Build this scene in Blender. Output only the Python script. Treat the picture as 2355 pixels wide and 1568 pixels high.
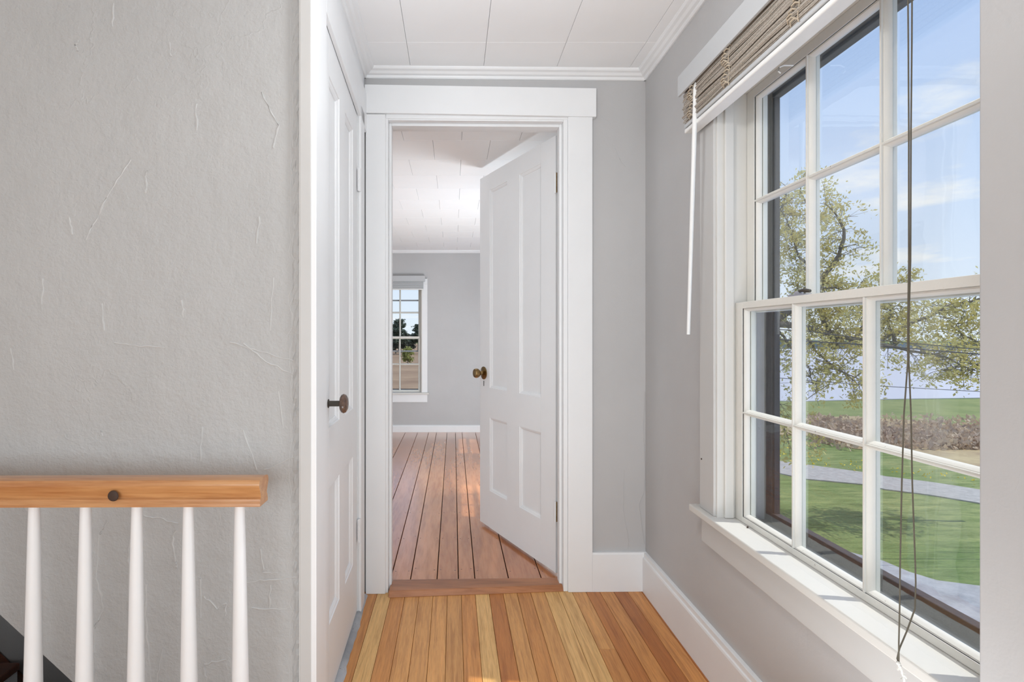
import bpy, bmesh, math, random
from mathutils import Vector, Matrix
R = random.Random(7)
for o in list(bpy.data.objects): bpy.data.objects.remove(o)
SC = bpy.context.scene; COL = SC.collection
F = 1220.0; VX = 1043.0; VY = 773.0; H = 1.10      # focal length in px (2355 wide), vanishing point, eye height

# ------------------------------------------------------------------ camera
cd = bpy.data.cameras.new('camera'); cam = bpy.data.objects.new('camera', cd); COL.objects.link(cam)
cam.location = (0, 0, H); cam.rotation_euler = (math.pi/2, 0, 0)
cd.sensor_width = 36; cd.lens = 36*F/2355; cd.shift_x = (1177.5-VX)/2355; cd.shift_y = (VY-784)/2355
cd.clip_start = .02; cd.clip_end = 2000
SC.camera = cam
SC.view_settings.view_transform = 'Standard'; SC.view_settings.look = 'None'
SC.view_settings.gamma = 1; SC.view_settings.use_curve_mapping = False
SC.view_settings.exposure = 0.0

# ------------------------------------------------------------------ sky, sun, lights
w = bpy.data.worlds.new('sky'); SC.world = w; w.use_nodes = True
nt = w.node_tree; N = nt.nodes; L = nt.links; N.clear()
tc = N.new('ShaderNodeTexCoord'); sx = N.new('ShaderNodeSeparateXYZ'); L.new(tc.outputs['Generated'], sx.inputs[0])
ab = N.new('ShaderNodeMath'); ab.operation = 'ABSOLUTE'; L.new(sx.outputs['Z'], ab.inputs[0])
rp = N.new('ShaderNodeValToRGB'); L.new(ab.outputs[0], rp.inputs[0])
cr = rp.color_ramp; cr.elements[0].position = 0; cr.elements[0].color = (.66, .72, .80, 1)
cr.elements[1].position = 1; cr.elements[1].color = (.20, .36, .80, 1)
e = cr.elements.new(.14); e.color = (.55, .64, .80, 1)
e = cr.elements.new(.38); e.color = (.40, .53, .80, 1)
ad = N.new('ShaderNodeMath'); ad.operation = 'ADD'; ad.inputs[1].default_value = .12; L.new(ab.outputs[0], ad.inputs[0])
dv = N.new('ShaderNodeVectorMath'); dv.operation = 'DIVIDE'; L.new(tc.outputs['Generated'], dv.inputs[0])
cb = N.new('ShaderNodeCombineXYZ')
for i in range(3): L.new(ad.outputs[0], cb.inputs[i])
L.new(cb.outputs[0], dv.inputs[1])
nz = N.new('ShaderNodeTexNoise'); nz.inputs['Scale'].default_value = 1.5; nz.inputs['Detail'].default_value = 7; nz.inputs['Roughness'].default_value = .55
L.new(dv.outputs[0], nz.inputs['Vector'])
cr2 = N.new('ShaderNodeValToRGB'); L.new(nz.outputs[0], cr2.inputs[0])
cr2.color_ramp.elements[0].position = .55; cr2.color_ramp.elements[0].color = (0, 0, 0, 1)
cr2.color_ramp.elements[1].position = .68; cr2.color_ramp.elements[1].color = (.9, .9, .9, 1)
mx = N.new('ShaderNodeMix'); mx.data_type = 'RGBA'
L.new(cr2.outputs[0], mx.inputs['Factor']); L.new(rp.outputs[0], mx.inputs['A']); mx.inputs['B'].default_value = (.76, .77, .80, 1)
bg = N.new('ShaderNodeBackground'); bg.inputs['Strength'].default_value = 1.3; L.new(mx.outputs['Result'], bg.inputs[0])
wo = N.new('ShaderNodeOutputWorld'); L.new(bg.outputs[0], wo.inputs[0])

def light(name, kind, loc, direction, energy, size=None, color=(1, 1, 1)):
    d = bpy.data.lights.new(name, kind); o = bpy.data.objects.new(name, d); COL.objects.link(o)
    o.location = loc; o.rotation_euler = Vector(direction).to_track_quat('-Z', 'Y').to_euler()
    d.energy = energy; d.color = color
    if size: d.shape = 'RECTANGLE'; d.size, d.size_y = size
    return o
sun = light('sun', 'SUN', (6, -1, 12), (-1, .14, -1.95), 3.3, None, (1, .96, .9)); sun.data.angle = math.radians(.6)
light('rear_fill', 'AREA', (-.5, -1.85, .95), (0, 1, -.05), 54, (2.4, 1.6), (.87, .945, 1))  # unseen fill added behind the camera to brighten the hall
light('far_room_side_fill', 'AREA', (-2.5, 3.0, 1.1), (1, .1, .3), 17, (1.0, 1.2), (.87, .945, 1))  # added fill out of view on the left, brightens the far room
light('far_room_up_fill', 'AREA', (.64, 3.6, .35), (-.4, 1, .8), 36, (.3, .9), (.87, .945, 1))  # added fill hidden behind the open door, aimed up and at the far wall
light('hall_up_fill', 'AREA', (.45, .85, .25), (-.3, .3, 1), 5, (.5, .5), (.87, .945, 1))  # added fill near the floor, out of view, lifts the closet door
hl = light('hall_ceiling_lamp', 'POINT', (.12, 1.12, 1.86), (0, 0, -1), 8.5, None, (.95, .98, 1)); hl.data.shadow_soft_size = .06

# ------------------------------------------------------------------ helpers
WL = {}
def at(x, y, Y): return Vector(((x-VX)/F*Y, Y, H-(y-VY)/F*Y))
def ground(x, y, g=-3.0):
    Y = (H-g)*F/(y-VY); return Vector(((x-VX)/F*Y, Y, g))
def ident(a, b, c): return (a, b, c)
class MB:
    def __init__(s, T=ident): s.v = []; s.f = []; s.T = T
    def add(s, vs, fs):
        n = len(s.v); s.v += [tuple(s.T(*p)) for p in vs]; s.f += [tuple(i+n for i in q) for q in fs]; return s
    def box(s, x0, x1, y0, y1, z0, z1):
        return s.add([(x, y, z) for z in (z0, z1) for y in (y0, y1) for x in (x0, x1)],
                     [(0, 2, 3, 1), (4, 5, 7, 6), (0, 1, 5, 4), (2, 6, 7, 3), (0, 4, 6, 2), (1, 3, 7, 5)])
    def hexa(s, p):  # 8 points ordered as in box
        return s.add(p, [(0, 2, 3, 1), (4, 5, 7, 6), (0, 1, 5, 4), (2, 6, 7, 3), (0, 4, 6, 2), (1, 3, 7, 5)])
    def prism(s, prof, p0, p1, ua, ub):
        """profile (a,b) swept straight from p0 to p1; ua, ub = axis vectors"""
        p0, p1, ua, ub = map(Vector, (p0, p1, ua, ub)); n = len(prof)
        vs = [tuple(p+ua*a+ub*b) for p in (p0, p1) for a, b in prof]
        fs = [(i, (i+1) % n, n+(i+1) % n, n+i) for i in range(n)] + [tuple(range(n-1, -1, -1)), tuple(range(n, 2*n))]
        return s.add(vs, fs)
    def tube(s, pts, rad, n=8, flat=None):
        pts = [Vector(p) for p in pts]
        if not hasattr(rad, '__len__'): rad = [rad]*len(pts)
        vs = []; fs = []
        for i, p in enumerate(pts):
            t = (pts[min(i+1, len(pts)-1)]-pts[max(i-1, 0)])
            if t.length < 1e-9: t = Vector((0, 0, 1))
            t.normalize(); up = Vector((0, 0, 1)) if abs(t.z) < .9 else Vector((0, 1, 0))
            a = t.cross(up).normalized(); b = t.cross(a)
            for k in range(n):
                th = 2*math.pi*k/n; vs.append(tuple(p+(a*math.cos(th)+b*math.sin(th))*rad[i]))
        for i in range(len(pts)-1):
            for k in range(n):
                fs.append((i*n+k, i*n+(k+1) % n, (i+1)*n+(k+1) % n, (i+1)*n+k))
        fs += [tuple(range(n-1, -1, -1)), tuple((len(pts)-1)*n+k for k in range(n))]
        return s.add(vs, fs)
    def lathe(s, o, axis, prof, n=24):
        o = Vector(o); ax = Vector(axis).normalized(); up = Vector((0, 0, 1)) if abs(ax.z) < .9 else Vector((1, 0, 0))
        a = ax.cross(up).normalized(); b = ax.cross(a); vs = []; fs = []
        for h, r in prof:
            for k in range(n):
                th = 2*math.pi*k/n; vs.append(tuple(o+ax*h+(a*math.cos(th)+b*math.sin(th))*max(r, 1e-4)))
        m = len(prof)
        for i in range(m-1):
            for k in range(n): fs.append((i*n+k, i*n+(k+1) % n, (i+1)*n+(k+1) % n, (i+1)*n+k))
        fs += [tuple(range(n-1, -1, -1)), tuple((m-1)*n+k for k in range(n))]
        return s.add(vs, fs)
    def rings(s, rects):
        """concentric rectangles (a0,a1,z0,z1,d) joined by quads, local order (a,d,z)"""
        vs = []; fs = []
        for a0, a1, z0, z1, d in rects: vs += [(a0, d, z0), (a1, d, z0), (a1, d, z1), (a0, d, z1)]
        for i in range(len(rects)-1):
            for k in range(4): fs.append((4*i+k, 4*i+(k+1) % 4, 4*i+4+(k+1) % 4, 4*i+4+k))
        return s.add(vs, fs)
    def build(s, name, m, parent=None, bevel=0, smooth=False, loc=None, kind=None, seg=2, recalc=True):
        me = bpy.data.meshes.new(name)
        if loc is None:
            xs = list(zip(*s.v)); loc = ((min(xs[0])+max(xs[0]))/2, (min(xs[1])+max(xs[1]))/2, min(xs[2]))
        loc = Vector(loc)
        me.from_pydata([tuple(Vector(p)-loc) for p in s.v], [], s.f)
        if recalc:
            bm = bmesh.new(); bm.from_mesh(me); bmesh.ops.recalc_face_normals(bm, faces=bm.faces); bm.to_mesh(me); bm.free()
        if smooth:
            for p in me.polygons: p.use_smooth = True
        me.materials.append(m)
        o = bpy.data.objects.new(name, me); COL.objects.link(o)
        place(o, loc, parent)
        if bevel:
            b = o.modifiers.new('bevel', 'BEVEL'); b.width = bevel; b.segments = seg; b.limit_method = 'ANGLE'; b.angle_limit = .6
        if smooth:
            try: me.set_sharp_from_angle(angle=math.radians(40))
            except Exception: pass
        if kind: o['kind'] = kind
        return o
def place(o, loc, parent):
    WL[o.name] = Vector(loc)
    o.location = Vector(loc)-(WL[parent.name] if parent else Vector())
    if parent: o.parent = parent
def empty(name, loc, parent=None):
    o = bpy.data.objects.new(name, None); COL.objects.link(o); o.empty_display_size = .1; place(o, loc, parent); return o
def tag(o, label=None, cat=None, group=None, kind=None):
    if label: o['label'] = label
    if cat: o['category'] = cat
    if group: o['group'] = group
    if kind: o['kind'] = kind
    return o
def S(o, label=None): o['kind'] = 'structure'; return tag(o, label)

# ------------------------------------------------------------------ materials
def srgb(r, g, b):
    f = lambda c: (c/255/12.92) if c/255 <= .04045 else ((c/255+.055)/1.055)**2.4
    return (f(r), f(g), f(b), 1)
def newmat(name):
    m = bpy.data.materials.new(name); m.use_nodes = True; nt = m.node_tree
    return m, nt, nt.nodes['Principled BSDF'], nt.nodes['Material Output']
def noise(nt, scale, detail=4, rough=.5, vec=None, dim=None):
    n = nt.nodes.new('ShaderNodeTexNoise'); n.inputs['Scale'].default_value = scale
    n.inputs['Detail'].default_value = detail; n.inputs['Roughness'].default_value = rough
    if vec: nt.links.new(vec, n.inputs['Vector'])
    return n
def ramp(nt, src, stops):
    r = nt.nodes.new('ShaderNodeValToRGB'); nt.links.new(src, r.inputs[0]); el = r.color_ramp.elements
    el[0].position, el[0].color = stops[0]; el[1].position, el[1].color = stops[-1]
    for p, c in stops[1:-1]: e = el.new(p); e.color = c
    return r
def mixc(nt, fac, a, b, mode='MIX'):
    m = nt.nodes.new('ShaderNodeMix'); m.data_type = 'RGBA'; m.blend_type = mode
    for s, v in (('Factor', fac), ('A', a), ('B', b)):
        if hasattr(v, 'links'): nt.links.new(v, m.inputs[s])
        else: m.inputs[s].default_value = v
    return m.outputs['Result']
def coords(nt, scale=(1, 1, 1), kind='Object', rnd=False):
    t = nt.nodes.new('ShaderNodeTexCoord'); mp = nt.nodes.new('ShaderNodeMapping'); mp.inputs['Scale'].default_value = scale
    nt.links.new(t.outputs[kind], mp.inputs[0])
    if rnd:
        oi = nt.nodes.new('ShaderNodeObjectInfo'); mu = nt.nodes.new('ShaderNodeMath'); mu.operation = 'MULTIPLY'; mu.inputs[1].default_value = 57
        nt.links.new(oi.outputs['Random'], mu.inputs[0])
        c = nt.nodes.new('ShaderNodeCombineXYZ')
        for i in range(3): nt.links.new(mu.outputs[0], c.inputs[i])
        nt.links.new(c.outputs[0], mp.inputs['Location'])
    return mp.outputs[0]
def bumpn(nt, bsdf, src, strength, dist, prev=None):
    b = nt.nodes.new('ShaderNodeBump'); b.inputs['Strength'].default_value = strength; b.inputs['Distance'].default_value = dist
    nt.links.new(src, b.inputs['Height'])
    if prev: nt.links.new(prev, b.inputs['Normal'])
    nt.links.new(b.outputs[0], bsdf.inputs['Normal']); return b.outputs[0]
def paint(name, col, rough=.5, var=.03, bump=.15, chips=0, dist=.002, scale=14):
    m, nt, b, o = newmat(name); v = coords(nt)
    c = srgb(*col); n = noise(nt, 3.5, 5, .6, v)
    lo = tuple(x*(1-var*2) for x in c[:3])+(1,); hi = tuple(min(1, x*(1+var)) for x in c[:3])+(1,)
    r = ramp(nt, n.outputs[0], [(.3, lo), (.7, hi)]); out = r.outputs[0]
    if chips:
        n3 = noise(nt, 55, 6, .65, v); r3 = ramp(nt, n3.outputs[0], [(.70-.04*chips, (0, 0, 0, 1)), (.76-.04*chips, (1, 1, 1, 1))])
        out = mixc(nt, r3.outputs[0], out, srgb(120, 108, 92))
    nt.links.new(out, b.inputs['Base Color']); b.inputs['Roughness'].default_value = rough
    n2 = noise(nt, scale, 6, .6, v); bumpn(nt, b, n2.outputs[0], bump, dist)
    return m
def plaster(name, col, amt=1.0):
    m, nt, b, o = newmat(name); v = coords(nt); c = srgb(*col)
    n = noise(nt, 1.6, 4, .6, v)
    r = ramp(nt, n.outputs[0], [(.3, tuple(x*.95 for x in c[:3])+(1,)), (.7, tuple(min(1, x*1.04) for x in c[:3])+(1,))])
    nt.links.new(r.outputs[0], b.inputs['Base Color']); b.inputs['Roughness'].default_value = .55
    nf = noise(nt, 120, 3, .6, v); p = bumpn(nt, b, nf.outputs[0], .3*amt, .0020)
    nm = noise(nt, 9, 5, .65, v); p = bumpn(nt, b, nm.outputs[0], .5*amt, .010, p)
    vo = nt.nodes.new('ShaderNodeTexVoronoi'); vo.feature = 'DISTANCE_TO_EDGE'; vo.inputs['Scale'].default_value = 3.2
    wn = noise(nt, 5, 4, .6, v); wv = nt.nodes.new('ShaderNodeVectorMath'); wv.operation = 'SCALE'; wv.inputs['Scale'].default_value = .35
    nt.links.new(wn.outputs['Color'], wv.inputs[0]); wa = nt.nodes.new('ShaderNodeVectorMath'); wa.operation = 'ADD'
    nt.links.new(v, wa.inputs[0]); nt.links.new(wv.outputs[0], wa.inputs[1]); nt.links.new(wa.outputs[0], vo.inputs['Vector'])
    rr = ramp(nt, vo.outputs['Distance'], [(0, (1, 1, 1, 1)), (.012, (0, 0, 0, 1))])
    mk = noise(nt, 1.3, 2, .5, v); rm = ramp(nt, mk.outputs[0], [(.52, (0, 0, 0, 1)), (.62, (1, 1, 1, 1))])
    mm = mixc(nt, 1.0, rr.outputs[0], rm.outputs[0], 'MULTIPLY'); bumpn(nt, b, mm, .13*amt, .003, p)
    return m
def wood(name, dark, light, rough=.3, scale=(30, 2.2, 30), objcol=False, bump=.1, coat=.3, rnd=True):
    m, nt, b, o = newmat(name); v = coords(nt, scale, rnd=rnd)
    n = noise(nt, 1.0, 6, .62, v); n.inputs['Distortion'].default_value = .7
    v2 = coords(nt, tuple(s*6 for s in scale), rnd=rnd); n2 = noise(nt, 1.0, 3, .5, v2)
    if objcol:
        oi = nt.nodes.new('ShaderNodeObjectInfo'); base = oi.outputs['Color']
        r = ramp(nt, n.outputs[0], [(.3, (.72, .62, .52, 1)), (.5, (1, .99, .97, 1)), (.72, (1.16, 1.14, 1.1, 1))])
        out = mixc(nt, 1.0, base, r.outputs[0], 'MULTIPLY')
    else:
        r = ramp(nt, n.outputs[0], [(.3, srgb(*dark)), (.68, srgb(*light))]); out = r.outputs[0]
    r2 = ramp(nt, n2.outputs[0], [(.35, (.88, .82, .76, 1)), (.55, (1, 1, 1, 1))])
    out = mixc(nt, 1.0, out, r2.outputs[0], 'MULTIPLY')
    nt.links.new(out, b.inputs['Base Color']); b.inputs['Roughness'].default_value = rough
    b.inputs['Coat Weight'].default_value = coat; b.inputs['Coat Roughness'].default_value = .25
    bumpn(nt, b, n.outputs[0], bump, .002)
    return m
def simple(name, col, rough=.5, metal=0, bump=0, scale=40, var=.12):
    m, nt, b, o = newmat(name); v = coords(nt); n = noise(nt, scale, 4, .6, v); c = srgb(*col)
    r = ramp(nt, n.outputs[0], [(.3, tuple(x*(1-var) for x in c[:3])+(1,)), (.7, tuple(min(1, x*(1+var)) for x in c[:3])+(1,))])
    nt.links.new(r.outputs[0], b.inputs['Base Color']); b.inputs['Roughness'].default_value = rough; b.inputs['Metallic'].default_value = metal
    if bump: bumpn(nt, b, n.outputs[0], bump, .002)
    return m
def glassmat():
    m = bpy.data.materials.new('old_window_glass'); m.use_nodes = True; nt = m.node_tree; nt.nodes.clear()
    tr = nt.nodes.new('ShaderNodeBsdfTransparent'); tr.inputs[0].default_value = (.97, .985, .975, 1)
    gl = nt.nodes.new('ShaderNodeBsdfGlossy'); gl.inputs['Roughness'].default_value = .02; gl.inputs['Color'].default_value = (1, 1, 1, 1)
    fr = nt.nodes.new('ShaderNodeFresnel'); fr.inputs['IOR'].default_value = 1.35
    mu = nt.nodes.new('ShaderNodeMath'); mu.operation = 'MULTIPLY'; mu.inputs[1].default_value = .2; nt.links.new(fr.outputs[0], mu.inputs[0])
    v = coords(nt); n = noise(nt, 7, 2, .5, v); bp = nt.nodes.new('ShaderNodeBump'); bp.inputs['Strength'].default_value = .15; bp.inputs['Distance'].default_value = .004
    nt.links.new(n.outputs[0], bp.inputs['Height']); nt.links.new(bp.outputs[0], gl.inputs['Normal'])
    mx = nt.nodes.new('ShaderNodeMixShader'); nt.links.new(mu.outputs[0], mx.inputs[0]); nt.links.new(tr.outputs[0], mx.inputs[1]); nt.links.new(gl.outputs[0], mx.inputs[2])
    o = nt.nodes.new('ShaderNodeOutputMaterial'); nt.links.new(mx.outputs[0], o.inputs[0]); return m
M = {}
M['plaster_rough'] = plaster('rough_grey_plaster', (184, 184, 183), 1.7)
M['ridge'] = paint('ridge_highlight', (196, 196, 195), .4, .02, .3)  # lighter than the wall: highlight on the raised ridges put into the colour
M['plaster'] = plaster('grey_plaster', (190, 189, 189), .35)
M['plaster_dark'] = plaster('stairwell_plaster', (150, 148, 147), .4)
M['trim'] = paint('white_trim_paint', (238, 239, 240), .42, .012, .14)
M['door'] = paint('white_door_paint', (238, 239, 240), .4, .012, .16, 0, .002, 9)
M['ceiling'] = paint('white_ceiling_paint', (236, 236, 236), .7, .008, .06)
M['tile'] = paint('ceiling_tile_paint', (246, 247, 248), .75, .008, .10)
M['casing_grey'] = paint('grey_casing_and_shade', (200, 199, 197), .45, .015, .12)  # window casing paint; on the corner board its grey puts in shade
M['sash'] = paint('weathered_sash_paint', (228, 226, 219), .5, .03, .5, .25, .0025, 40)
M['jamb'] = paint('jamb_paint', (214, 212, 207), .5, .02, .2)
M['outjamb'] = paint('grey_outer_jamb_paint', (158, 158, 168), .6, .08, .5, .6, .003, 60)
M['storm'] = paint('dark_storm_frame', (60, 58, 60), .6, .25, .7, 0, .003, 60)
M['outsill'] = paint('slate_outer_sill', (62, 64, 70), .75, .35, .8, 0, .003, 50)
M['oak'] = wood('oak_strip', None, None, .42, (64, 3.0, 64), True, .06, .06)
M['plank'] = wood('varnished_plank', None, None, .2, (14, 1.4, 14), True, .12, 1.0)
M['pine'] = wood('handrail_pine', (176, 116, 70), (212, 160, 108), .32, (2.0, 26, 26), False, .08, .5)
M['thresh'] = wood('threshold_oak', (138, 86, 52), (188, 126, 82), .35, (2.2, 26, 26), False, .15, .3)
M['stairwood'] = wood('stair_wood', (70, 34, 18), (112, 58, 30), .35, (2, 20, 20), False, .1, .3)
M['subfloor'] = simple('dark_joint', (58, 34, 20), .8)
M['joint'] = simple('ceiling_joint', (214, 214, 214), .8)
M['glass'] = glassmat()
M['brass'] = simple('aged_brass', (150, 124, 84), .28, 1, .1, 60, .3)
M['iron'] = simple('dark_iron', (84, 80, 74), .45, .6)
M['brown_knob'] = simple('brown_mineral_knob', (98, 76, 64), .14, 0, 0, 90, .35)
M['darkhole'] = simple('dark_spot', (62, 44, 34), .6)
M['valance'] = paint('valance_white', (192, 194, 196), .5, .01, .05)
M['reed'] = simple('woven_reed', (172, 163, 152), .75, 0, .6, 240, .28)
M['cordknot'] = simple('tan_cord', (186, 172, 152), .8, 0, .3, 200)
M['cord'] = simple('olive_cord', (92, 86, 74), .7)
M['white'] = simple('white_plastic', (236, 236, 234), .35, 0, 0, 20, .02)
M['wand'] = simple('wand_white', (232, 232, 230), .3, 0, 0, 20, .02)
M['tassel'] = simple('frayed_cord', (226, 224, 218), .8)
M['dust'] = paint('chipped_grey_paint', (176, 178, 182), .7, .25, .9, 1.2, .004, 70)

# ------------------------------------------------------------------ dimensions
XR = .834; YB = 2.302; YF = 6.10; ZC = 2.243; ZF = 2.085; YS = 1.385
def Yb(x): return 2.305-.022*(XR-x)/1.217            # the slightly skewed back wall
TB = lambda a, d, z: (a, Yb(a)+d, z)                   # back-wall coords: x, depth into wall, z
uL = Vector((.019, -1, 0)).normalized(); nL = Vector((1, .019, 0)).normalized(); oL = Vector((-.383, YB, 0))
def TL(u, v, z): p = oL+uL*u+nL*v; return (p.x, p.y, z)   # left wall coords: u towards camera, v into the room

def cells(mb, a0, a1, z0, z1, d0, d1, holes):
    """a slab a0..a1 x z0..z1, thickness d0..d1 with rectangular holes (a,a,z,z), as joined boxes"""
    As = sorted({a0, a1, *[h[0] for h in holes], *[h[1] for h in holes]}); Zs = sorted({z0, z1, *[h[2] for h in holes], *[h[3] for h in holes]})
    As = [a for a in As if a0 <= a <= a1]; Zs = [z for z in Zs if z0 <= z <= z1]
    for i in range(len(As)-1):
        for j in range(len(Zs)-1):
            ca, cz = (As[i]+As[i+1])/2, (Zs[j]+Zs[j+1])/2
            if not any(h[0] < ca < h[1] and h[2] < cz < h[3] for h in holes):
                mb.box(As[i], As[i+1], d0, d1, Zs[j], Zs[j+1])
    return mb
def T_right(y0): return lambda a, d, z: (XR+d, y0-a, z)      # a runs towards the camera from y0
WIN1 = dict(y0=1.642, W=.792); WIN2 = 3.86; WIN3 = 5.62; WW = .792

# ------------------------------------------------------------------ outer walls, ceilings, floors
mb = MB(); mb.add([], [])
hz = (.52, 1.865)
holesR = [(1.642-.827-.012, 1.642+.012, *hz), (WIN2-WW-.012, WIN2+.012, *hz), (WIN3-WW-.012, WIN3+.012, *hz)]
mbr = MB(lambda a, d, z: (XR+d, a, z)); cells(mbr, .60, YF+.15, -.3, 2.5, 0, .13, holesR)
S(mbr.build('wall_right', M['plaster']), 'grey plaster wall holding the large window')
S(MB().box(.79, 1.0, -2.0, .7985, -.3, 2.5).build('wall_right_near', M['plaster'], bevel=.004), 'grey wall return at the right edge, nearest the camera')
mb = MB(TB); cells(mb, -.45, XR+.05, -.02, 2.5, 0, .115, [(-.298, .485, -.02, 2.04)])
S(mb.build('wall_back', M['plaster']), 'grey end wall around the open doorway')
# closet front wall with the sloping lower edge over the stairs
poly = [(-2.6, 1.69), (-.75, -.03), (-.75, -.3), (-.372, -.3), (-.372, 2.3), (-2.6, 2.3)]
mb = MB(); mb.prism(poly, (0, YS, 0), (0, YS+.09, 0), (1, 0, 0), (0, 0, 1))
wl = S(mb.build('wall_left', M['plaster_rough'], loc=(-1.4, YS, 0)), 'rough grey plaster wall behind the stair railing')
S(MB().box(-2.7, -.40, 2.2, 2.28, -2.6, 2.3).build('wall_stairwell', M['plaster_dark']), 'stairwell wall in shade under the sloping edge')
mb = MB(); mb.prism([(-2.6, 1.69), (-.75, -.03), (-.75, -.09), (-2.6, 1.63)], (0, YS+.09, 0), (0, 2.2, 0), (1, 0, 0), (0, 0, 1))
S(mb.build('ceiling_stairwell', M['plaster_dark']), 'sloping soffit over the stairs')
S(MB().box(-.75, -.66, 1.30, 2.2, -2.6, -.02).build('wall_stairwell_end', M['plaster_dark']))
S(MB().box(-2.7, -2.6, -2.0, 2.28, -2.6, 2.5).build('wall_side', M['plaster']))
S(MB().box(-2.7, -.66, 1.28, 1.30, -2.6, -.03).build('wall_landing_edge', M['trim']))
S(MB().box(-2.7, 1.0, -2.1, -2.0, -.3, 2.5).build('wall_rear', M['plaster']))
# left wall (closet wall) : opening for the closet door u .20 .. .815
mb = MB(TL); cells(mb, 0.03, .905, 0, 2.3, -.09, 0, [(.196, .819, 0, 2.03)])
S(mb.build('wall_left_hall', M['trim']), 'white wall above and around the closet door')
# far room
S(MB().box(-2.7, -2.6, 2.3, YF+.15, -.3, 2.5).build('wall_far_left', M['plaster']))
mb = MB(lambda a, d, z: (a, YF+d, z)); cells(mb, -2.7, XR+.05, -.3, 2.5, 0, .13, [(-1.06-.052, -.41+.052, .44, 1.70)])
S(mb.build('wall_far', M['plaster']), 'grey far wall with a small window')
S(MB().box(-2.7, -.44, 2.30, 2.42, -.3, 2.5).build('wall_far_near', M['plaster']))
S(MB().box(-2.7, 1.0, 2.35, YF+.15, ZF+.012, ZF+.1).build('ceiling_far_base', M['joint']))
S(MB().box(-2.7, 1.0, -2.1, 2.40, ZC+.012, ZC+.1).build('ceiling_base', M['joint']))
S(MB().box(-2.7, 1.0, 2.36, YF+.15, -.10, -.018).build('floor_far_base', M['subfloor']))
mb = MB(); mb.box(-2.7, 1.0, -2.1, 1.30, -.10, -.018); mb.box(-.66, 1.0, 1.30, 2.40, -.10, -.018)
S(mb.build('floor_base', M['subfloor']))

ceil = S(empty('ceiling', (0, 0, ZC)), 'white tiled hall ceiling')
G = .0006; tw = .311
xs0 = -.183; k0 = math.floor((-2.6-xs0)/tw)
for i in range(k0, 5):
    for j in range(-14, 1):
        x0 = max(xs0+i*tw, -2.6); x1 = min(xs0+(i+1)*tw, .90); y0 = 2.06+.004+j*tw; y1 = y0+tw
        y0 += 0
        if x1-x0 < .02: continue
        MB().box(x0+G, x1-G, y0+G*.6, min(y1, 2.40)-G*.6, ZC, ZC+.0125).build('ceiling_tile', M['tile'], ceil, bevel=.0012, seg=1)
ceilf = S(empty('ceiling_far', (0, 4, ZF)), 'white staggered tile ceiling of the far room')
tw2 = .291
for j in range(0, 13):
    y0 = 2.40+j*tw2-.02; y1 = y0+tw2
    if y0 > YF: break
    off = -.25+(.5*tw2 if j % 2 else 0)
    for i in range(-7, 5):
        x0 = off+i*tw2; x1 = x0+tw2
        if x0 > XR-.02: continue
        MB().box(x0+G, x1-G, y0+G*.6, y1-G*.6, ZF, ZF+.0125).build('ceiling_tile', M['tile'], ceilf, bevel=.0012, seg=1)

# hall floor: oak strips
fl = S(empty('floor', (0, 0, 0)), 'narrow oak strip floor of the hall')
bw = .0597; tones = {'l': (236, 190, 124), 'm': (220, 162, 98), 'n': (212, 148, 84), 'd': (194, 126, 66), 'D': (184, 114, 56)}
seq = 'nlnmmmmnldmnmllmdnDnDD'
x = -.385; i = 0
def strip(x0, x1, y0, y1, key):
    o = MB().box(x0+.0006, x1-.0006, y0+.0006, y1-.0006, -.02, 0).build('floorboard', M['oak'], fl, bevel=.0009, seg=1)
    q = 1+R.uniform(-.03, .03); c = srgb(*[min(255, v*q) for v in tones[key]]); o.color = c
while x < XR-.004:
    x1 = min(x+bw, XR); k = seq[min(i, len(seq)-1)]
    yend = 2.31
    if i == 15: cuts = [1.865]
    else: cuts = [R.uniform(.2, 1.55)]
    ys = [-2.0, *cuts, yend]
    for a, b in zip(ys[:-1], ys[1:]):
        strip(x, x1, a, b, k if b == yend else R.choice('lmndm'))
    x += bw; i += 1
x = -.385
while x > -2.6:
    ym = 1.30; c = R.uniform(-1, .8)
    strip(x-bw, x, -2.0, c, R.choice('lmnd')); strip(x-bw, x, c, ym, R.choice('lmnmd')); x -= bw
# far room floor: wide varnished planks
ff = S(empty('floor_far', (0, 4, 0)), 'wide varnished brown plank floor of the far room')
seams = [-2.6, -2.4, -2.2, -2.0, -1.8, -1.62, -1.44, -1.26, -1.08, -.9, -.72, -.55, -.41, -.285, -.195, -.075, .022, .097, .25, .40, .55, .70, XR]
pc = [(204, 138, 92), (212, 146, 98), (198, 132, 86), (208, 140, 92), (192, 124, 80)]
for a, b in zip(seams[:-1], seams[1:]):
    o = MB().box(a+.0022, b-.0022, 2.34, YF, -.02, 0).build('floor_plank', M['plank'], ff, bevel=.0008, seg=1)
    o.color = srgb(*R.choice(pc))
    # cut nails near board edges
mb = MB()
for a in seams[11:20]:
    for y in (2.5, 2.9, 3.3, 3.8, 4.4):
        for s in (-.015, .015): mb.lathe((a+s, y+R.uniform(-.02, .02), -.001), (0, 0, 1), [(0, .0025), (.0016, .0025)], 6)
mb.build('floor_nail', M['darkhole'], ff, kind='stuff')

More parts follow.
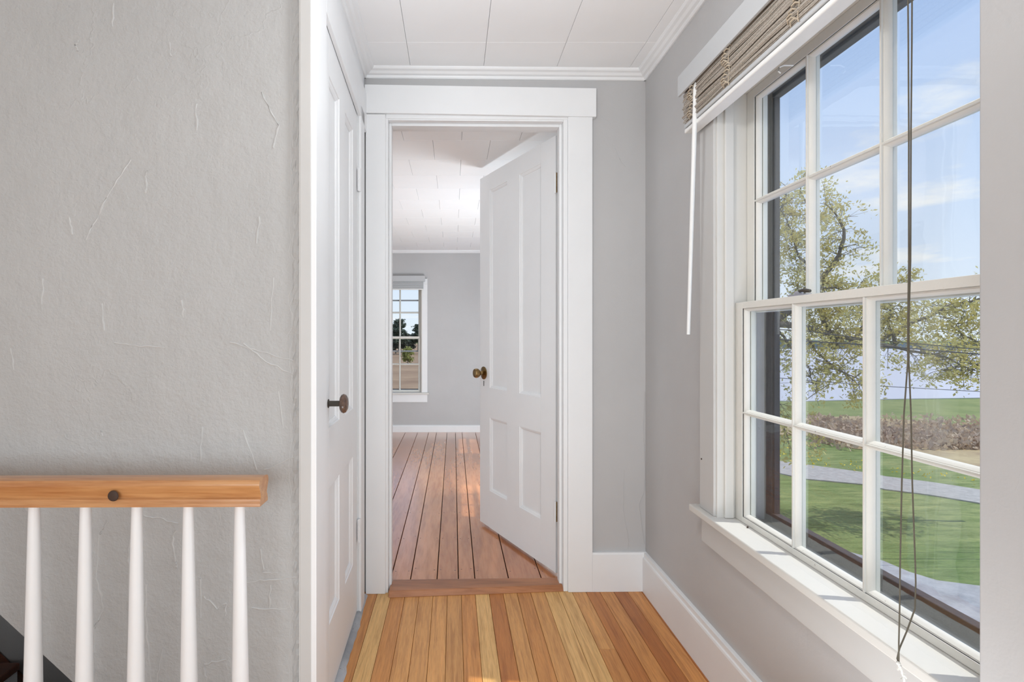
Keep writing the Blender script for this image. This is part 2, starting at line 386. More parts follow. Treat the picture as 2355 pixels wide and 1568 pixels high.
# ------------------------------------------------------------------ crown, casings, baseboards
crown = [(0, 0), (.006, 0), (.010, .004), (.012, .010), (.022, .013), (.030, .021), (.040, .025), (.044, .030), (.046, ZC-2.208+.002), (0, ZC-2.208+.002)]
S(MB().prism(crown, (-.40, Yb(-.4), 2.208), (XR, Yb(XR), 2.208), (0, -1, 0), (0, 0, 1)).build('trim_1', M['trim']), 'white crown moulding over the doorway')
S(MB().prism(crown, (XR, .79, 2.208), (XR, 2.33, 2.208), (-1, 0, 0), (0, 0, 1)).build('trim_2', M['trim']), 'white crown moulding on the window wall')
p0 = TL(-.02, 0, 2.208); p1 = TL(.93, 0, 2.208)
S(MB().prism(crown, p0, p1, tuple(nL), (0, 0, 1)).build('trim_3', M['trim']), 'white crown moulding above the closet door')
cf = [(0, 0), (.012, 0), (.02, .010), (.03, .02), (.034, .032), (0, .032)]
S(MB().prism(cf, (-2.6, YF, 2.055), (XR, YF, 2.055), (0, -1, 0), (0, 0, 1)).build('trim_4', M['trim']), 'white crown moulding of the far room')
bb = [(0, 0), (.020, 0), (.020, .142), (.018, .148), (.014, .150), (.013, .166), (0, .168)]
S(MB().prism(bb, (XR, .79, 0), (XR, 2.31, 0), (-1, 0, 0), (0, 0, 1)).build('baseboard_right', M['trim'], bevel=.001), 'tall white baseboard under the window')
S(MB(TB).prism([(0, 0), (-.02, 0), (-.02, .160), (-.016, .168), (0, .168)], (.59, 0, 0), (XR, 0, 0), (0, 1, 0), (0, 0, 1)).build('baseboard_back', M['trim'], bevel=.001), 'short white baseboard right of the doorway')
S(MB().prism([(0, 0), (.02, 0), (.02, .065), (.012, .078), (0, .08)], (-2.6, YF, 0), (XR, YF, 0), (0, -1, 0), (0, 0, 1)).build('baseboard_far', M['trim']), 'low white baseboard of the far room')
# doorway casing (trim_5: right, left, head, jambs)
dc = S(empty('trim_5', (0.1, 2.28, 0)), 'white casing and jambs of the open doorway')
MB(TB).box(.492, .598, -.022, 0, 0, 2.043).build('casing', M['trim'], dc, bevel=.003)
MB(TB).box(-.375, -.290, -.022, 0, 0, 2.048).build('casing', M['trim'], dc, bevel=.003)
mb = MB(TB)
mb.hexa([(-.378, -.030, 2.050), (.612, -.030, 2.040), (-.378, 0, 2.050), (.612, 0, 2.040), (-.378, -.030, 2.170), (.612, -.030, 2.162), (-.378, 0, 2.170), (.612, 0, 2.162)])
mb.build('head_casing', M['trim'], dc, bevel=.002)
MB(TB).box(-.290, .492, -.014, 0, 2.032, 2.050).build('head_bead', M['trim'], dc, bevel=.002)
MB(TB).box(.474, .492, -.012, .115, 0, 2.045).build('jamb', M['trim'], dc, bevel=.002)
MB(TB).box(-.298, -.280, -.012, .115, 0, 2.045).build('jamb', M['trim'], dc, bevel=.002)
MB(TB).box(-.280, .474, -.010, .115, 2.026, 2.045).build('head_jamb', M['trim'], dc, bevel=.002)
MB(TB).box(.462, .474, .02, .062, 0, 2.026).build('door_stop', M['trim'], dc, bevel=.002)
MB(TB).box(-.280, -.269, .02, .062, 0, 2.026).build('door_stop', M['trim'], dc, bevel=.002)
MB(TB).box(-.269, .462, .02, .062, 2.014, 2.026).build('door_stop', M['trim'], dc, bevel=.002)
# far-room side casing of the same doorway
MB(TB).box(-.39, -.290, .115, .132, 0, 2.04).build('casing', M['trim'], dc, bevel=.003)
# threshold
mb = MB()
mb.hexa([(-.275, 2.228, 0), (.478, 2.285, 0), (-.275, 2.362, 0), (.478, 2.382, 0), (-.275, 2.250, .020), (.474, 2.307, .020), (-.275, 2.352, .022), (.470, 2.372, .022)])
S(mb.build('trim_6', M['thresh'], bevel=.004, seg=3), 'worn brown wooden threshold between the two floors')
# closet casings
cc = S(empty('trim_7', TL(.5, 0, 0)), 'white casing around the closet door')
MB(TL).box(.815, .936, -.03, .012, 0, 2.2).build('casing', M['trim'], cc, bevel=.002)
MB(TL).box(.10, .192, 0, .012, 0, 2.02).build('casing', M['trim'], cc, bevel=.002)
MB(TL).hexa([(.04, -.002, 1.968), (.815, -.002, 2.009), (.04, .012, 1.968), (.815, .012, 2.009), (.04, 0, 2.13), (.815, 0, 2.13), (.04, .012, 2.13), (.815, .012, 2.13)]).build('head_casing', M['trim'], cc, bevel=.002)
MB().box(-.396, -.3665, 1.364, 1.46, 0, 2.243).build('corner_board', M['casing_grey'], cc, bevel=.002)  # white board coloured grey for the shade on its front face
MB().box(-.3985, -.394, 1.368, 1.40, 0, 2.243).build('paint_bead', M['white'], cc, bevel=.001)
# ragged strip where closet door casing meets the floor
mb = MB(TL); n = 26; pv = []
for k in range(n+1):
    u = .05+k*.90/n; wv = .010+R.uniform(-.004, .006); pv.append((u, wv))
for (ua, wa), (ub, wb) in zip(pv[:-1], pv[1:]):
    mb.hexa([(ua, -.02, 0), (ub, -.02, 0), (ua, wa+.01, 0), (ub, wb+.01, 0), (ua, -.02, .012), (ub, -.02, .012), (ua, wa, .007), (ub, wb, .007)])
S(mb.build('trim_8', M['dust']), 'chipped grey paint strip along the floor under the closet door')

# ------------------------------------------------------------------ panel doors
def panel_door(root, T, W, zb, zt0, zt1, th, side, zs=(.227, .64, .808, 1.925)):
    """local (u from hinge, v thickness 0..th, z). zt0 / zt1 top at hinge / free edge"""
    st = .16*W; mu = .165*W; pw = (W-2*st-mu)/2
    cols = [(st, st+pw), (W-st-pw, W-st)]; rows = [(zs[0], zs[1]), (zs[2], zs[3])]
    def zf(u, z):  # shear the top rail to follow a sagging head
        return z if z <= zs[3] else zs[3]+(z-zs[3])*((zt0+(zt1-zt0)*u/W)-zs[3])/(zt0-zs[3])
    T2 = lambda u, v, z: T(u, v, zf(u, z))
    mb = MB(T2); mb.box(0, st, 0, th, zb, zt0); mb.build('stile', M['door'], root, bevel=.0015)
    mb = MB(T2); mb.box(W-st, W, 0, th, zb, zt0); mb.build('stile', M['door'], root, bevel=.0015)
    for a, b in ((zb, zs[0]), (zs[1], zs[2]), (zs[3], zt0)): MB(T2).box(st, W-st, 0, th, a, b).build('rail', M['door'], root)
    for a, b in rows: MB(T2).box(st+pw, st+pw+mu, 0, th, a, b).build('mullion', M['door'], root)
    for (a0, a1) in cols:
        for (z0, z1) in rows:
            mb = MB(T2); mb.box(a0, a1, th*.36, th*.64, z0, z1)
            for f, s in ((0, 1), (th, -1)):
                r = []
                for off, d in ((0, .000), (.002, .0035), (.007, .0045), (.013, .009), (.014, .0125)):
                    r.append((a0+off, a1-off, z0+off, z1-off, f+s*d))
                mb.rings(r)
            mb.build('panel', M['door'], root)
# door_2: open into the far room, hinged on the right jamb
hp = Vector((.466, 2.425, 0)); fp = Vector((.155, 3.108, 0)); dirv = (fp-hp); W2 = dirv.length; du = dirv.normalized(); dn = Vector((du.y, -du.x, 0)); dn = -dn if dn.y > 0 or dn.x > 0 else dn
# visible face normal points to the left / camera
dn = Vector((-du.y, du.x, 0)); dn = dn if dn.x < 0 else -dn
def TD(u, v, z): p = hp+du*u-dn*v; return (p.x, p.y, z)
d2 = S(empty('door_2', (hp.x, hp.y, 0)), 'white four panel door standing open into the far room')
panel_door(d2, TD, W2, .018, 2.018, 2.020, .035, 1)
ku = W2*.934; kz = .888; kp = Vector(TD(ku, 0, kz))
kn = MB().lathe(kp, dn, [(0, .034), (.004, .034), (.006, .030), (.008, .020), (.012, .012), (.026, .011), (.032, .020), (.040, .026), (.052, .0275), (.060, .024), (.062, .014), (.0625, 0)], 28).build('knob', M['brass'], d2, smooth=True)
MB().lathe(kp+Vector((0, 0, 0)), dn, [(0, .037), (.0035, .037), (.005, .033), (.005, 0)], 28).build('rosette', M['brass'], kn, smooth=True)
MB(TD).box(ku-.003, ku+.003, -.0015, 0, kz-.075, kz-.045).build('keyhole', M['iron'], d2)
MB(TD).box(W2-.0005, W2+.0015, .006, .028, kz-.08, kz+.08).build('latch_plate', M['brass'], d2)
for z in (1.80, .30):
    h = MB(TD).box(-.012, .0, -.003, .004, z-.045, z+.045).build('hinge', M['brass'], d2, bevel=.001)
    MB().tube([TD(-.005, -.005, z-.048), TD(-.005, -.005, z+.048)], .005, 10).build('hinge_pin', M['trim'], h, smooth=True)
    MB(TD).box(-.0012, 0, .0, .03, z-.045, z+.045).build('hinge_leaf', M['trim'], h)
# door_1: closed closet door in the left wall
d1 = S(empty('door_1', TL(.2, 0, 0)), 'closed white closet door with a brown knob, seen edge on')
def TC(u, v, z): return TL(.20+u, -v, z)
panel_door(d1, lambda u, v, z: TC(u, v+.003, z), .612, .014, 1.978, 2.012, .035, 1, (.235, .645, .826, 1.88))
kp = Vector(TC(.612-.085, 0.003, .90))
k1 = MB().lathe(kp, nL, [(.034, .010), (.036, .020), (.040, .0265), (.046, .029), (.053, .026), (.058, .017), (.060, .004)], 30).build('knob', M['brown_knob'], d1, smooth=True)
MB().lathe(kp, nL, [(0, .013), (.002, .013), (.003, .0085), (.034, .0085), (.036, .010)], 18).build('spindle', M['iron'], k1, smooth=True)
for z in (1.72, .33):
    h = MB(TC).box(-.006, .012, -.004, .0, z-.045, z+.045).build('hinge', M['trim'], d1, bevel=.001)
    MB().tube([TC(-.002, -.006, z-.046), TC(-.002, -.006, z+.046)], .0055, 10).build('hinge_pin', M['trim'], h, smooth=True)

# ------------------------------------------------------------------ windows
def make_window(name, T, W, z0, zm, z1, label, sw=.052, cw=.095, ct=.025, bars=False, horn=.035, rail=.03, hm=.022, extra=0, right=True):
    """T maps (a along width, d outward from the wall face, z). Opening 0..W x z0..z1, zm = top of lower sash"""
    o = T(W/2, 0, z0); w = S(empty(name, o), label)
    hc = cw+.008
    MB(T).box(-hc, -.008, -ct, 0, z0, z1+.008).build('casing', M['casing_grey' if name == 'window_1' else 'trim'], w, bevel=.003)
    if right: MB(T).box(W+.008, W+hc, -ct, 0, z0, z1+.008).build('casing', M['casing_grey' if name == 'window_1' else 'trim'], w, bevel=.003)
    WE = W+hc if right else W+.012
    MB(T).box(-hc, WE, -ct, 0, z1+.008, z1+.008+cw).build('head_casing', M['trim'], w, bevel=.003)
    for a0, a1 in ((-.012, 0), (W, W+.012)):
        MB(T).box(a0, a1, -.018, .105, z0-.01, z1+.012).build('jamb', M['jamb'], w, bevel=.002)
        MB(T).box(a0-.0005, a1+.0005, .105, .133, z0-.01, z1+.012).build('outer_jamb', M['outjamb'], w)
    for a0, a1 in ((0, .010), (W-.010, W)):
        MB(T).box(a0, a1, .002, .030, z0, z1).build('stop_bead', M['jamb'], w, bevel=.003)
    MB(T).box(0, W, -.018, .12, z1, z1+.012).build('head_jamb', M['jamb'], w, bevel=.002)
    MB(T).box(0, W, .002, .030, z1-.012, z1).build('stop_bead', M['jamb'], w, bevel=.003)
    MB(T).box(-hc-horn, (WE+horn if right else W+.015), -ct-.020, .004, z0-.022, z0).build('stool', M['sash'] if 0 else M['jamb'], w, bevel=.004, seg=3)
    MB(T).box(0, W, .0, .080, z0-.018, z0-.0005).build('stool_inner', M['jamb'], w)
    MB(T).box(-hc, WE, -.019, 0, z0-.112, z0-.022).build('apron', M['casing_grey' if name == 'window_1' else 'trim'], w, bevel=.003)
    # outer sill, storm frame
    MB(T).hexa([(0, .072, z0-.02), (W, .072, z0-.02), (0, .19, z0-.04), (W, .19, z0-.04), (0, .072, z0+.002), (W, .072, z0+.002), (0, .19, z0-.014), (W, .19, z0-.014)]).build('outer_sill', M['outsill'], w)
    sd0, sd1 = .128, .152
    sf = MB(T).box(-.02, .038, sd0, sd1, z0-.02, z1+.03).box(W-.038, W+.02, sd0, sd1, z0-.02, z1+.03).box(.038, W-.038, sd0, sd1, z0-.02, z0+.026).box(.038, W-.038, sd0, sd1, z1-.032, z1+.03)
    sf = sf.build('storm_frame', M['storm'], w, bevel=.002)
    MB(T).box(.040, .046, sd0+.004, sd1-.004, z0+.026, z1-.032).build('storm_bead', M['storm'], sf)
    if bars:
        for z in bars: MB(T).box(.038, W-.038, sd0, sd1, z-.008, z+.008).build('storm_bar', M['outjamb'], sf)
    def sash(nm, zb, zt, d0, rb, rt, nc=3, nr=2):
        th = .035; dg = d0+.019; g0, g1 = sw, W-sw; gz0, gz1 = zb+rb, zt-rt; bd = .010
        mb = MB(T); mb.box(0.002, g0-bd, d0, d0+th, zb, zt).box(g1+bd, W-.002, d0, d0+th, zb, zt)
        mb.box(g0-bd, g1+bd, d0, d0+th, zb, gz0-bd).box(g0-bd, g1+bd, d0, d0+th, gz1+bd, zt)
        # part of the members behind the glass
        mb.box(g0-bd, g0, dg+.002, d0+th, gz0-bd, gz1+bd).box(g1, g1+bd, dg+.002, d0+th, gz0-bd, gz1+bd)
        s = mb.build(nm, M['sash'], w, bevel=.0015)
        pw = (g1-g0-extra-(nc-1)*hm)/nc; ph = (gz1-gz0-(nr-1)*hm)/nr; fm = .004
        for c in range(1, nc):
            ac = g0+c*pw+(c-.5)*hm
            MB(T).box(ac-hm/2+bd-.0015, ac+hm/2-bd+.0015, d0, dg, gz0-bd, gz1+bd).box(ac-.007, ac+.007, dg+.002, d0+th-.004, gz0-bd, gz1+bd).build('muntin', M['sash'], s, bevel=.0006, seg=1)
        for r in range(1, nr):
            zc = gz0+r*ph+(r-.5)*hm
            MB(T).box(g0-bd, g1+bd, d0+.0005, dg, zc-hm/2+bd-.0015, zc+hm/2-bd+.0015).box(g0-bd, g1+bd, dg+.002, d0+th-.004, zc-.007, zc+.007).build('muntin', M['sash'], s, bevel=.0006, seg=1)
        for c in range(nc):
            for r in range(nr):
                a0 = g0+c*(pw+hm); a1 = a0+pw+(extra if c == nc-1 else 0); b0 = gz0+r*(ph+hm); b1 = b0+ph
                rr = [(a0-o_, a1+o_, b0-o_, b1+o_, d0+dd) for o_, dd in ((bd, .0), (bd, .004), (bd-.0015, .005), (bd-.003, .0052), (bd-.006, .009), (bd-.008, .0145), (bd-.0085, .019))]
                MB(T).rings(rr).build('glazing_bead', M['sash'], s, smooth=True, recalc=False)
                MB(T).box(a0-.0012, a1+.0012, dg-.001, dg+.001, b0-.0012, b1+.0012).build('pane', M['glass'], s)
        return s
    lo = sash('lower_sash', z0, zm, .037, .027, rail)
    up = sash('upper_sash', zm-rail-.001, z1, .073, rail+.002, .038)
    return w, lo, up
T1 = T_right(1.642)
w1, lo, up = make_window('window_1', T1, .827, .539, 1.203, 1.85, 'large white six over six sash window with peeling paint and a view of the water', extra=.035, right=False)
make_window('window_2', T_right(WIN2), WW, .539, 1.203, 1.85, 'window of the far room hidden behind the open door')
make_window('window_3', T_right(WIN3), WW, .539, 1.203, 1.85, 'second hidden window of the far room')
TF = lambda a, d, z: (-1.06-.04+a, YF+d, z)
make_window('window_4', TF, .73, .455, 1.098, 1.69, 'small white sash window on the far wall', sw=.04, cw=.062, ct=.02, bars=[1.52, .925], horn=.02)
# sash lock and sash screws, cup hook
lk = MB(T1).box(.255, .315, .040, .062, 1.203, 1.207).lathe(T1(.283, .05, 1.207) if 0 else (.283, .05, 1.207), (0, 0, 1), [(0, .010), (.006, .010), (.008, .006)], 14).build('sash_lock', M['outjamb'], lo, smooth=True)
MB(T1).tube([(.283, .050, 1.213), (.30, .046, 1.216), (.318, .046, 1.214), (.328, .05, 1.212)], [.004, .004, .005, .004], 8).build('sash_lock_lever', M['iron'], lo, smooth=True)
MB(T1).tube([(.27, .045, 1.80), (.27, .02, 1.80), (.27, .008, 1.795), (.27, .006, 1.785), (.27, .012, 1.78)], .0018, 6).build('cup_hook', M['white'], w1, smooth=True)
for (u, z) in ((.05, 1.822), (.09, 1.826)): pass
# bug on the stool
bug = tag(MB().lathe((.862, 1.555, .541), (.6, .8, 0), [(-.005, .0006), (-.003, .0022), (.001, .0026), (.005, .0012)], 8).build('dead_fly', M['darkhole'], smooth=True), 'tiny dead fly on the window stool near its far end', 'insect')
# nail holes in the casing
MB(T1).lathe((-.088, -.0262, .70), (0, 1, 0), [(0, .003), (.002, .003)], 8).build('nail_hole', M['darkhole'], w1)

# ------------------------------------------------------------------ matchstick shade on window 1
bl = tag(empty('window_shade', (.79, 1.25, 1.96)), 'woven matchstick shade pulled up under a white valance at the large window', 'window shade')
MB().box(.744, .752, .80, 1.762, 1.893, 1.960).build('valance', M['valance'], bl, bevel=.0015)
MB().box(.752, .808, 1.754, 1.762, 1.905, 1.960).build('valance_return', M['valance'], bl, bevel=.001)
MB().box(.752, .809, .80, 1.754, 1.950, 1.956).build('headrail', M['valance'], bl)
ya, yb_ = .81, 1.748
reeds = MB(); nlay = 9
zz = 1.797
kk = 0
while zz < 1.925:
    lay = int((zz-1.797)/.0145); ph = ((zz-1.797) % .0145)/.0145
    bulge = .004*math.sin(ph*math.pi)+(.003 if lay % 2 else 0)
    pts = []
    off = R.uniform(-.001, .001)
    for q in range(7):
        pts.append((.7635-bulge+off+R.uniform(-.0006, .0006), ya+(yb_-ya)*q/6+(R.uniform(-.004, .006) if q == 6 else 0), zz+.003*math.sin(q*2.1+lay)+R.uniform(-.0006, .0006)))
    reeds.tube(pts, .0016, 5); zz += .0027
r_ = reeds.build('reed', M['reed'], bl, kind='stuff', smooth=True)
folds = MB()
for k in range(9):
    z0 = 1.798+k*.0142
    folds.box(.765, .800-.0015*(k % 3), ya, yb_-.002-.002*(k % 2), z0, z0+.0115)
folds.build('folded_cloth', M['reed'], bl, bevel=.002)
MB().box(.762, .803, ya-.005, yb_+.004, 1.768, 1.782).build('bottom_rail', M['white'], bl, bevel=.004, seg=3)
MB().box(.760, .798, ya-.003, yb_+.002, 1.784, 1.796).build('hem', M['valance'], bl, bevel=.003)
for yk in (1.690, 1.475, 1.18, .93):
    mb = MB()
    for q in range(15):
        z = 1.80+q*.0082; y = yk+.012*math.sin(q*.9)
        mb.tube([(.761, y-.014, z-.003), (.753, y-.006, z+.003), (.7525, y+.006, z+.002), (.761, y+.016, z-.004)], [.0012, .0022, .0022, .0012], 6)
    mb.tube([(.757, yk-.016+.003*math.sin(q), 1.79+q*.009) for q in range(14)], .0013, 6)
    mb.build('knotted_cord', M['cordknot'], bl, smooth=True)
wd0 = at(1600, 205, 1.665); wd1 = at(1583, 769, 1.69)
MB().tube([tuple(wd0+Vector((0, 0, .02))), tuple(wd0), tuple(wd0.lerp(wd1, .5)), tuple(wd1)], [.004, .0075, .0065, .0055], 12).build('tilt_wand', M['wand'], bl, smooth=True)
YC = .889
def cpts(lst, dy=0): return [tuple(at(x, y, YC+dy)) for x, y in lst]
MB().tube(cpts([(2087, -120), (2089, 100), (2090, 300), (2090, 600), (2088, 740), (2088, 830), (2079, 950), (2074, 1110), (2070, 1300), (2069, 1400), (2067, 1480), (2067, 1522)]), .0012, 6).build('pull_cord', M['cord'], bl, smooth=True)
MB().tube(cpts([(2098, -120), (2097, 100), (2095, 300), (2094, 600), (2090, 740), (2090, 830), (2095, 950), (2098, 1110), (2105, 1300), (2106, 1340), (2104, 1400), (2086, 1450), (2069, 1490), (2063, 1515), (2067, 1524)], .002), .0012, 6).build('pull_cord', M['cord'], bl, smooth=True)
mb = MB()
for (x, y, r) in ((2066, 1525, .0035), (2069, 1531, .003), (2078, 1552, .003)): mb.lathe(at(x, y, YC), (0, 0, 1), [(-r, .0005), (-r*.5, r*.8), (0, r), (r*.6, r*.8), (r, .0005)], 8)
for (x0, y0, x1, y1) in ((2067, 1527, 2064, 1541), (2067, 1527, 2071, 1541), (2069, 1530, 2075, 1550), (2077, 1552, 2073, 1562), (2077, 1552, 2084, 1560), (2076, 1550, 2080, 1572), (2080, 1560, 2078, 1576)):
    mb.tube([at(x0, y0, YC), at((x0+x1)/2+1.5, (y0+y1)/2, YC), at(x1, y1, YC)], [.0012, .0012, .0016], 5)
mb.build('frayed_tassel', M['tassel'], bl, smooth=True)
# far window shade
fs = tag(empty('window_shade', (-.75, YF-.03, 1.72)), 'small pale shade rolled up at the far window', 'window shade')
MB().box(-1.15, -.325, YF-.060, YF-.022, 1.725, 1.79).build('valance', M['valance'], fs, bevel=.002)
mb = MB()
for k in range(7): mb.box(-1.12, -.345, YF-.045-.004*(k % 2), YF-.024, 1.642+k*.012, 1.652+k*.012)
mb.build('folded_cloth', M['valance'], fs, bevel=.001)
MB().box(-1.12, -.345, YF-.05, YF-.024, 1.630, 1.641).build('bottom_rail', M['white'], fs, bevel=.002)

# ------------------------------------------------------------------ stair railing
rl = tag(empty('stair_railing', (-1.3, 1.24, 0)), 'pine handrail on tapered white balusters against the rough grey wall', 'railing')
Yr = 1.215; zt = H-331*Yr/F+.001
prof = [(0, -.0145), (-.002, -.003), (.0, .001)]
pr = [(-.026, -.064), (-.026, -.056), (-.0235, -.053), (-.0235, -.047), (-.019, -.044), (-.0205, -.036), (-.026, -.026), (-.030, -.018), (-.030, -.010), (-.025, -.003), (-.012, 0), (.012, 0), (.025, -.003), (.030, -.010), (.030, -.018), (.026, -.026), (.0205, -.036), (.019, -.044), (.0235, -.047), (.0235, -.053), (.026, -.056), (.026, -.064)]
yc = Yr+.030; xe = (597-VX)/F*(Yr+.002)
MB().prism(pr, (-2.59, yc, zt-.006), (xe, yc, zt+.0005), (0, 1, 0), (0, 0, 1)).build('handrail', M['pine'], rl, smooth=True)
MB().lathe(at(261, 1140, Yr-.001), (0, -1, 0), [(0, .0115), (.001, .0125), (.003, .0115), (.0036, .008)], 20).build('bolt_plug', M['darkhole'], rl, smooth=True)
sp = 118.2
for i in range(-14, 5):
    xt = 78+sp*i+ (i*0.0)
    X = (xt-VX)/F*yc
    if X < -2.55: continue
    lean = (-.004 if i < 3 else .003)
    n = 9; pts = []; rad = []
    for k in range(n):
        t = k/(n-1); z = zt-.066-t*(zt-.066)
        pts.append((X+lean*t, yc+.001, z)); rad.append(.0113+.0105*min(1, t*1.15)**.9)
    MB().tube(pts, rad, 20).build('baluster', M['trim'], rl, smooth=True)
# brown stair stringer and treads seen through the gap
st = tag(empty('staircase', (-2.0, 2.0, -2.4)), 'dark brown stair glimpsed below the sloping wall edge at lower left', 'staircase')
a = at(0, 1518, 2.17); sl = -1.0
MB().prism([(-2.58, a.z+(-2.58-a.x)*sl), (-.76, a.z+(-.76-a.x)*sl), (-.76, a.z+(-.76-a.x)*sl-.30), (-2.58, a.z+(-2.58-a.x)*sl-.30)], (0, 2.15, 0), (0, 2.195, 0), (1, 0, 0), (0, 0, 1)).build('stringer', M['stairwood'], st, bevel=.004)
for k in range(9):
    xk = -2.58+k*.2; zk = a.z+(xk-a.x)*sl-.12
    if zk < -2.5: break
    MB().box(xk-.01, xk+.225, 1.32, 2.15, zk-.03, zk).build('tread', M['stairwood'], st, bevel=.006)
    MB().box(xk+.2, xk+.212, 1.32, 2.15, zk-.2, zk-.03).build('riser', M['trim'], st)

# plaster ridges and cracks on the left wall, traced to the wall plane
def crack(px, r=.0009, jit=.0025, sub=5, Y=YS, M_=None, par=None, T=None):
    pts = []
    for (x0, y0), (x1, y1) in zip(px[:-1], px[1:]):
        for k in range(sub):
            t = k/sub; p = T(x0+(x1-x0)*t, y0+(y1-y0)*t); pts.append(p+Vector((R.uniform(-jit, jit), 0, R.uniform(-jit, jit))))
    pts.append(T(*px[-1]))
    return pts
cr_list = [
 [(340, 390), (334, 408), (339, 432), (333, 447)], [(303, 365), (262, 425), (226, 495), (198, 552)], [(262, 8), (259, 62)], [(180, 92), (173, 104), (180, 118)],
 [(530, 786), (600, 808), (680, 832)], [(262, 788), (310, 795), (380, 800)], [(560, 790), (610, 830), (676, 862)], [(236, 700), (240, 760)], [(160, 500), (166, 540)],
 [(24, 800), (32, 850)], [(418, 690), (422, 730)], [(598, 500), (590, 560)], [(628, 640), (622, 760)], [(466, 980), (462, 1060)], [(232, 990), (236, 1002)],
 [(250, 1198), (228, 1228), (222, 1330), (240, 1395), (216, 1445), (218, 1500)], [(328, 1184), (370, 1192), (410, 1203)], [(404, 1220), (397, 1240), (402, 1290), (408, 1305)],
 [(338, 1340), (334, 1400), (340, 1480), (348, 1567)], [(520, 1515), (470, 1528), (475, 1566)], [(470, 1370), (500, 1400), (520, 1385), (518, 1416)], [(600, 1260), (606, 1318), (640, 1318)],
 [(568, 1338), (620, 1332), (690, 1326)], [(618, 1400), (622, 1345)], [(580, 1398), (660, 1400)], [(460, 1330), (462, 1420)], [(300, 1240), (296, 1300), (298, 1560)], [(610, 1080), (680, 1050)],
 [(100, 640), (96, 700)], [(450, 240), (452, 300)], [(376, 1490), (362, 1566)], [(556, 1330), (552, 1400)], [(390, 100), (394, 130)], [(640, 900), (652, 985)], [(560, 990), (590, 1080)], [(600, 210), (640, 290), (628, 340)]]
TW = lambda x, y: at(x, y, YS)+Vector((0, .0004, 0))
for c in cr_list:
    MB().tube(crack(c, T=TW), [R.uniform(.0010, .0030) for _ in range(5*(len(c)-1)+1)], 6).build('plaster_ridge', M['ridge'], wl, smooth=True)
mb = MB()
for xo in (673, 668, 682):
    pts = []; y = -250
    while y < 1900:
        pts.append(TW(xo+R.uniform(-5, 5)*(1 if xo == 673 or y > 500 else .3)+(0 if y < 600 else R.uniform(-8, 6)), y)); y += R.uniform(14, 40)
    mb.tube(pts, [R.uniform(.0003, .0019 if xo == 673 else .0012) for _ in pts], 6)
mb.build('plaster_ridge', M['ridge'], wl, smooth=True)
rows = 150; cols = 5; vs = []; fs_e = []
for j in range(rows+1):
    z = -.05+2.28*j/rows
    for i in range(cols+1):
        x = -.4195+.0255*i/cols+(R.uniform(-.0025, .0025) if i in (1, 2, 3, 4) else (R.uniform(-.003, .002) if i == 0 else 0))
        vs.append((x, YS-(.0002 if i == 0 else (-.0030 if i == cols else .0010+R.uniform(-.0016, .0030))), z))
for j in range(rows):
    for i in range(cols): a_ = j*(cols+1)+i; fs_e.append((a_, a_+1, a_+cols+2, a_+cols+1))
MB().add(vs, fs_e).build('plaster_edge', M['plaster_rough'], wl, recalc=False)
# small lumps of plaster near the corner
mb = MB()
for k in range(170):
    x = R.choice([R.gauss(676, 5), R.uniform(560, 688), R.uniform(0, 690)]); y = R.uniform(300, 1566) if x > 500 else R.uniform(0, 1560)
    p = TW(x, y); r = R.uniform(.0006, .0022); mb.lathe(p+Vector((0, .0004, 0)), (0, -1, 0), [(0, r), (.0004, r*.8), (.0007, r*.2)], 7)
mb.build('plaster_lump', M['plaster_rough'], wl, kind='stuff', smooth=True)
# crack in the back wall corner
TBk = lambda x, y: Vector(((x-VX)/F*2.303, 2.303, H-(y-VY)/F*2.303))
wbk = bpy.data.objects['wall_back']
for c in ([(1436, 1080), (1434, 1170), (1446, 1240), (1444, 1262)], [(1483, 900), (1480, 990), (1484, 1080), (1482, 1130), (1470, 1160), (1482, 1250)], [(1410, 330), (1428, 372), (1440, 384)]):
    MB().tube(crack(c, T=TBk, jit=.001), .0009, 6).build('plaster_ridge', M['plaster'], wbk, smooth=True)

# ------------------------------------------------------------------ outdoors
GZ = -3.0
def lawnmat():
    m, nt, b, o = newmat('lawn_grass'); v = coords(nt, kind='Object')
    n1 = noise(nt, .22, 4, .6, v); n2 = noise(nt, 1.6, 8, .78, coords(nt, (.6, 2.8, 1))); n3 = noise(nt, 26, 3, .7, v)
    r1 = ramp(nt, n1.outputs[0], [(.35, srgb(104, 128, 74)), (.65, srgb(142, 150, 102))])
    r2 = ramp(nt, n2.outputs[0], [(.36, (.5, .58, .42, 1)), (.5, (1, 1, 1, 1)), (.64, (1.6, 1.4, 1.35, 1))]); c = mixc(nt, .8, r1.outputs[0], r2.outputs[0], 'MULTIPLY')
    r3 = ramp(nt, n3.outputs[0], [(.3, (.7, .72, .68, 1)), (.7, (1.15, 1.15, 1.1, 1))]); c = mixc(nt, .8, c, r3.outputs[0], 'MULTIPLY')
    nt.links.new(c, b.inputs['Base Color']); b.inputs['Roughness'].default_value = .9; b.inputs['Specular IOR Level'].default_value = .1
    bumpn(nt, b, n2.outputs[0], .5, .05); return m
def terr(name, c1, c2, sc, sc2=(1, 1, 1), bump=.6, dist=.06, rough=.95):
    m, nt, b, o = newmat(name); v = coords(nt, sc2); n = noise(nt, sc, 7, .72, v)
    r = ramp(nt, n.outputs[0], [(.32, srgb(*c1)), (.68, srgb(*c2))]); nt.links.new(r.outputs[0], b.inputs['Base Color']); b.inputs['Roughness'].default_value = rough
    b.inputs['Specular IOR Level'].default_value = .15
    bumpn(nt, b, n.outputs[0], bump, dist); return m
M['lawn'] = lawnmat(); M['path'] = terr('path_asphalt', (160, 156, 150), (190, 185, 178), 6)
M['walk'] = terr('stone_walk', (142, 142, 144), (188, 188, 188), 1.6)
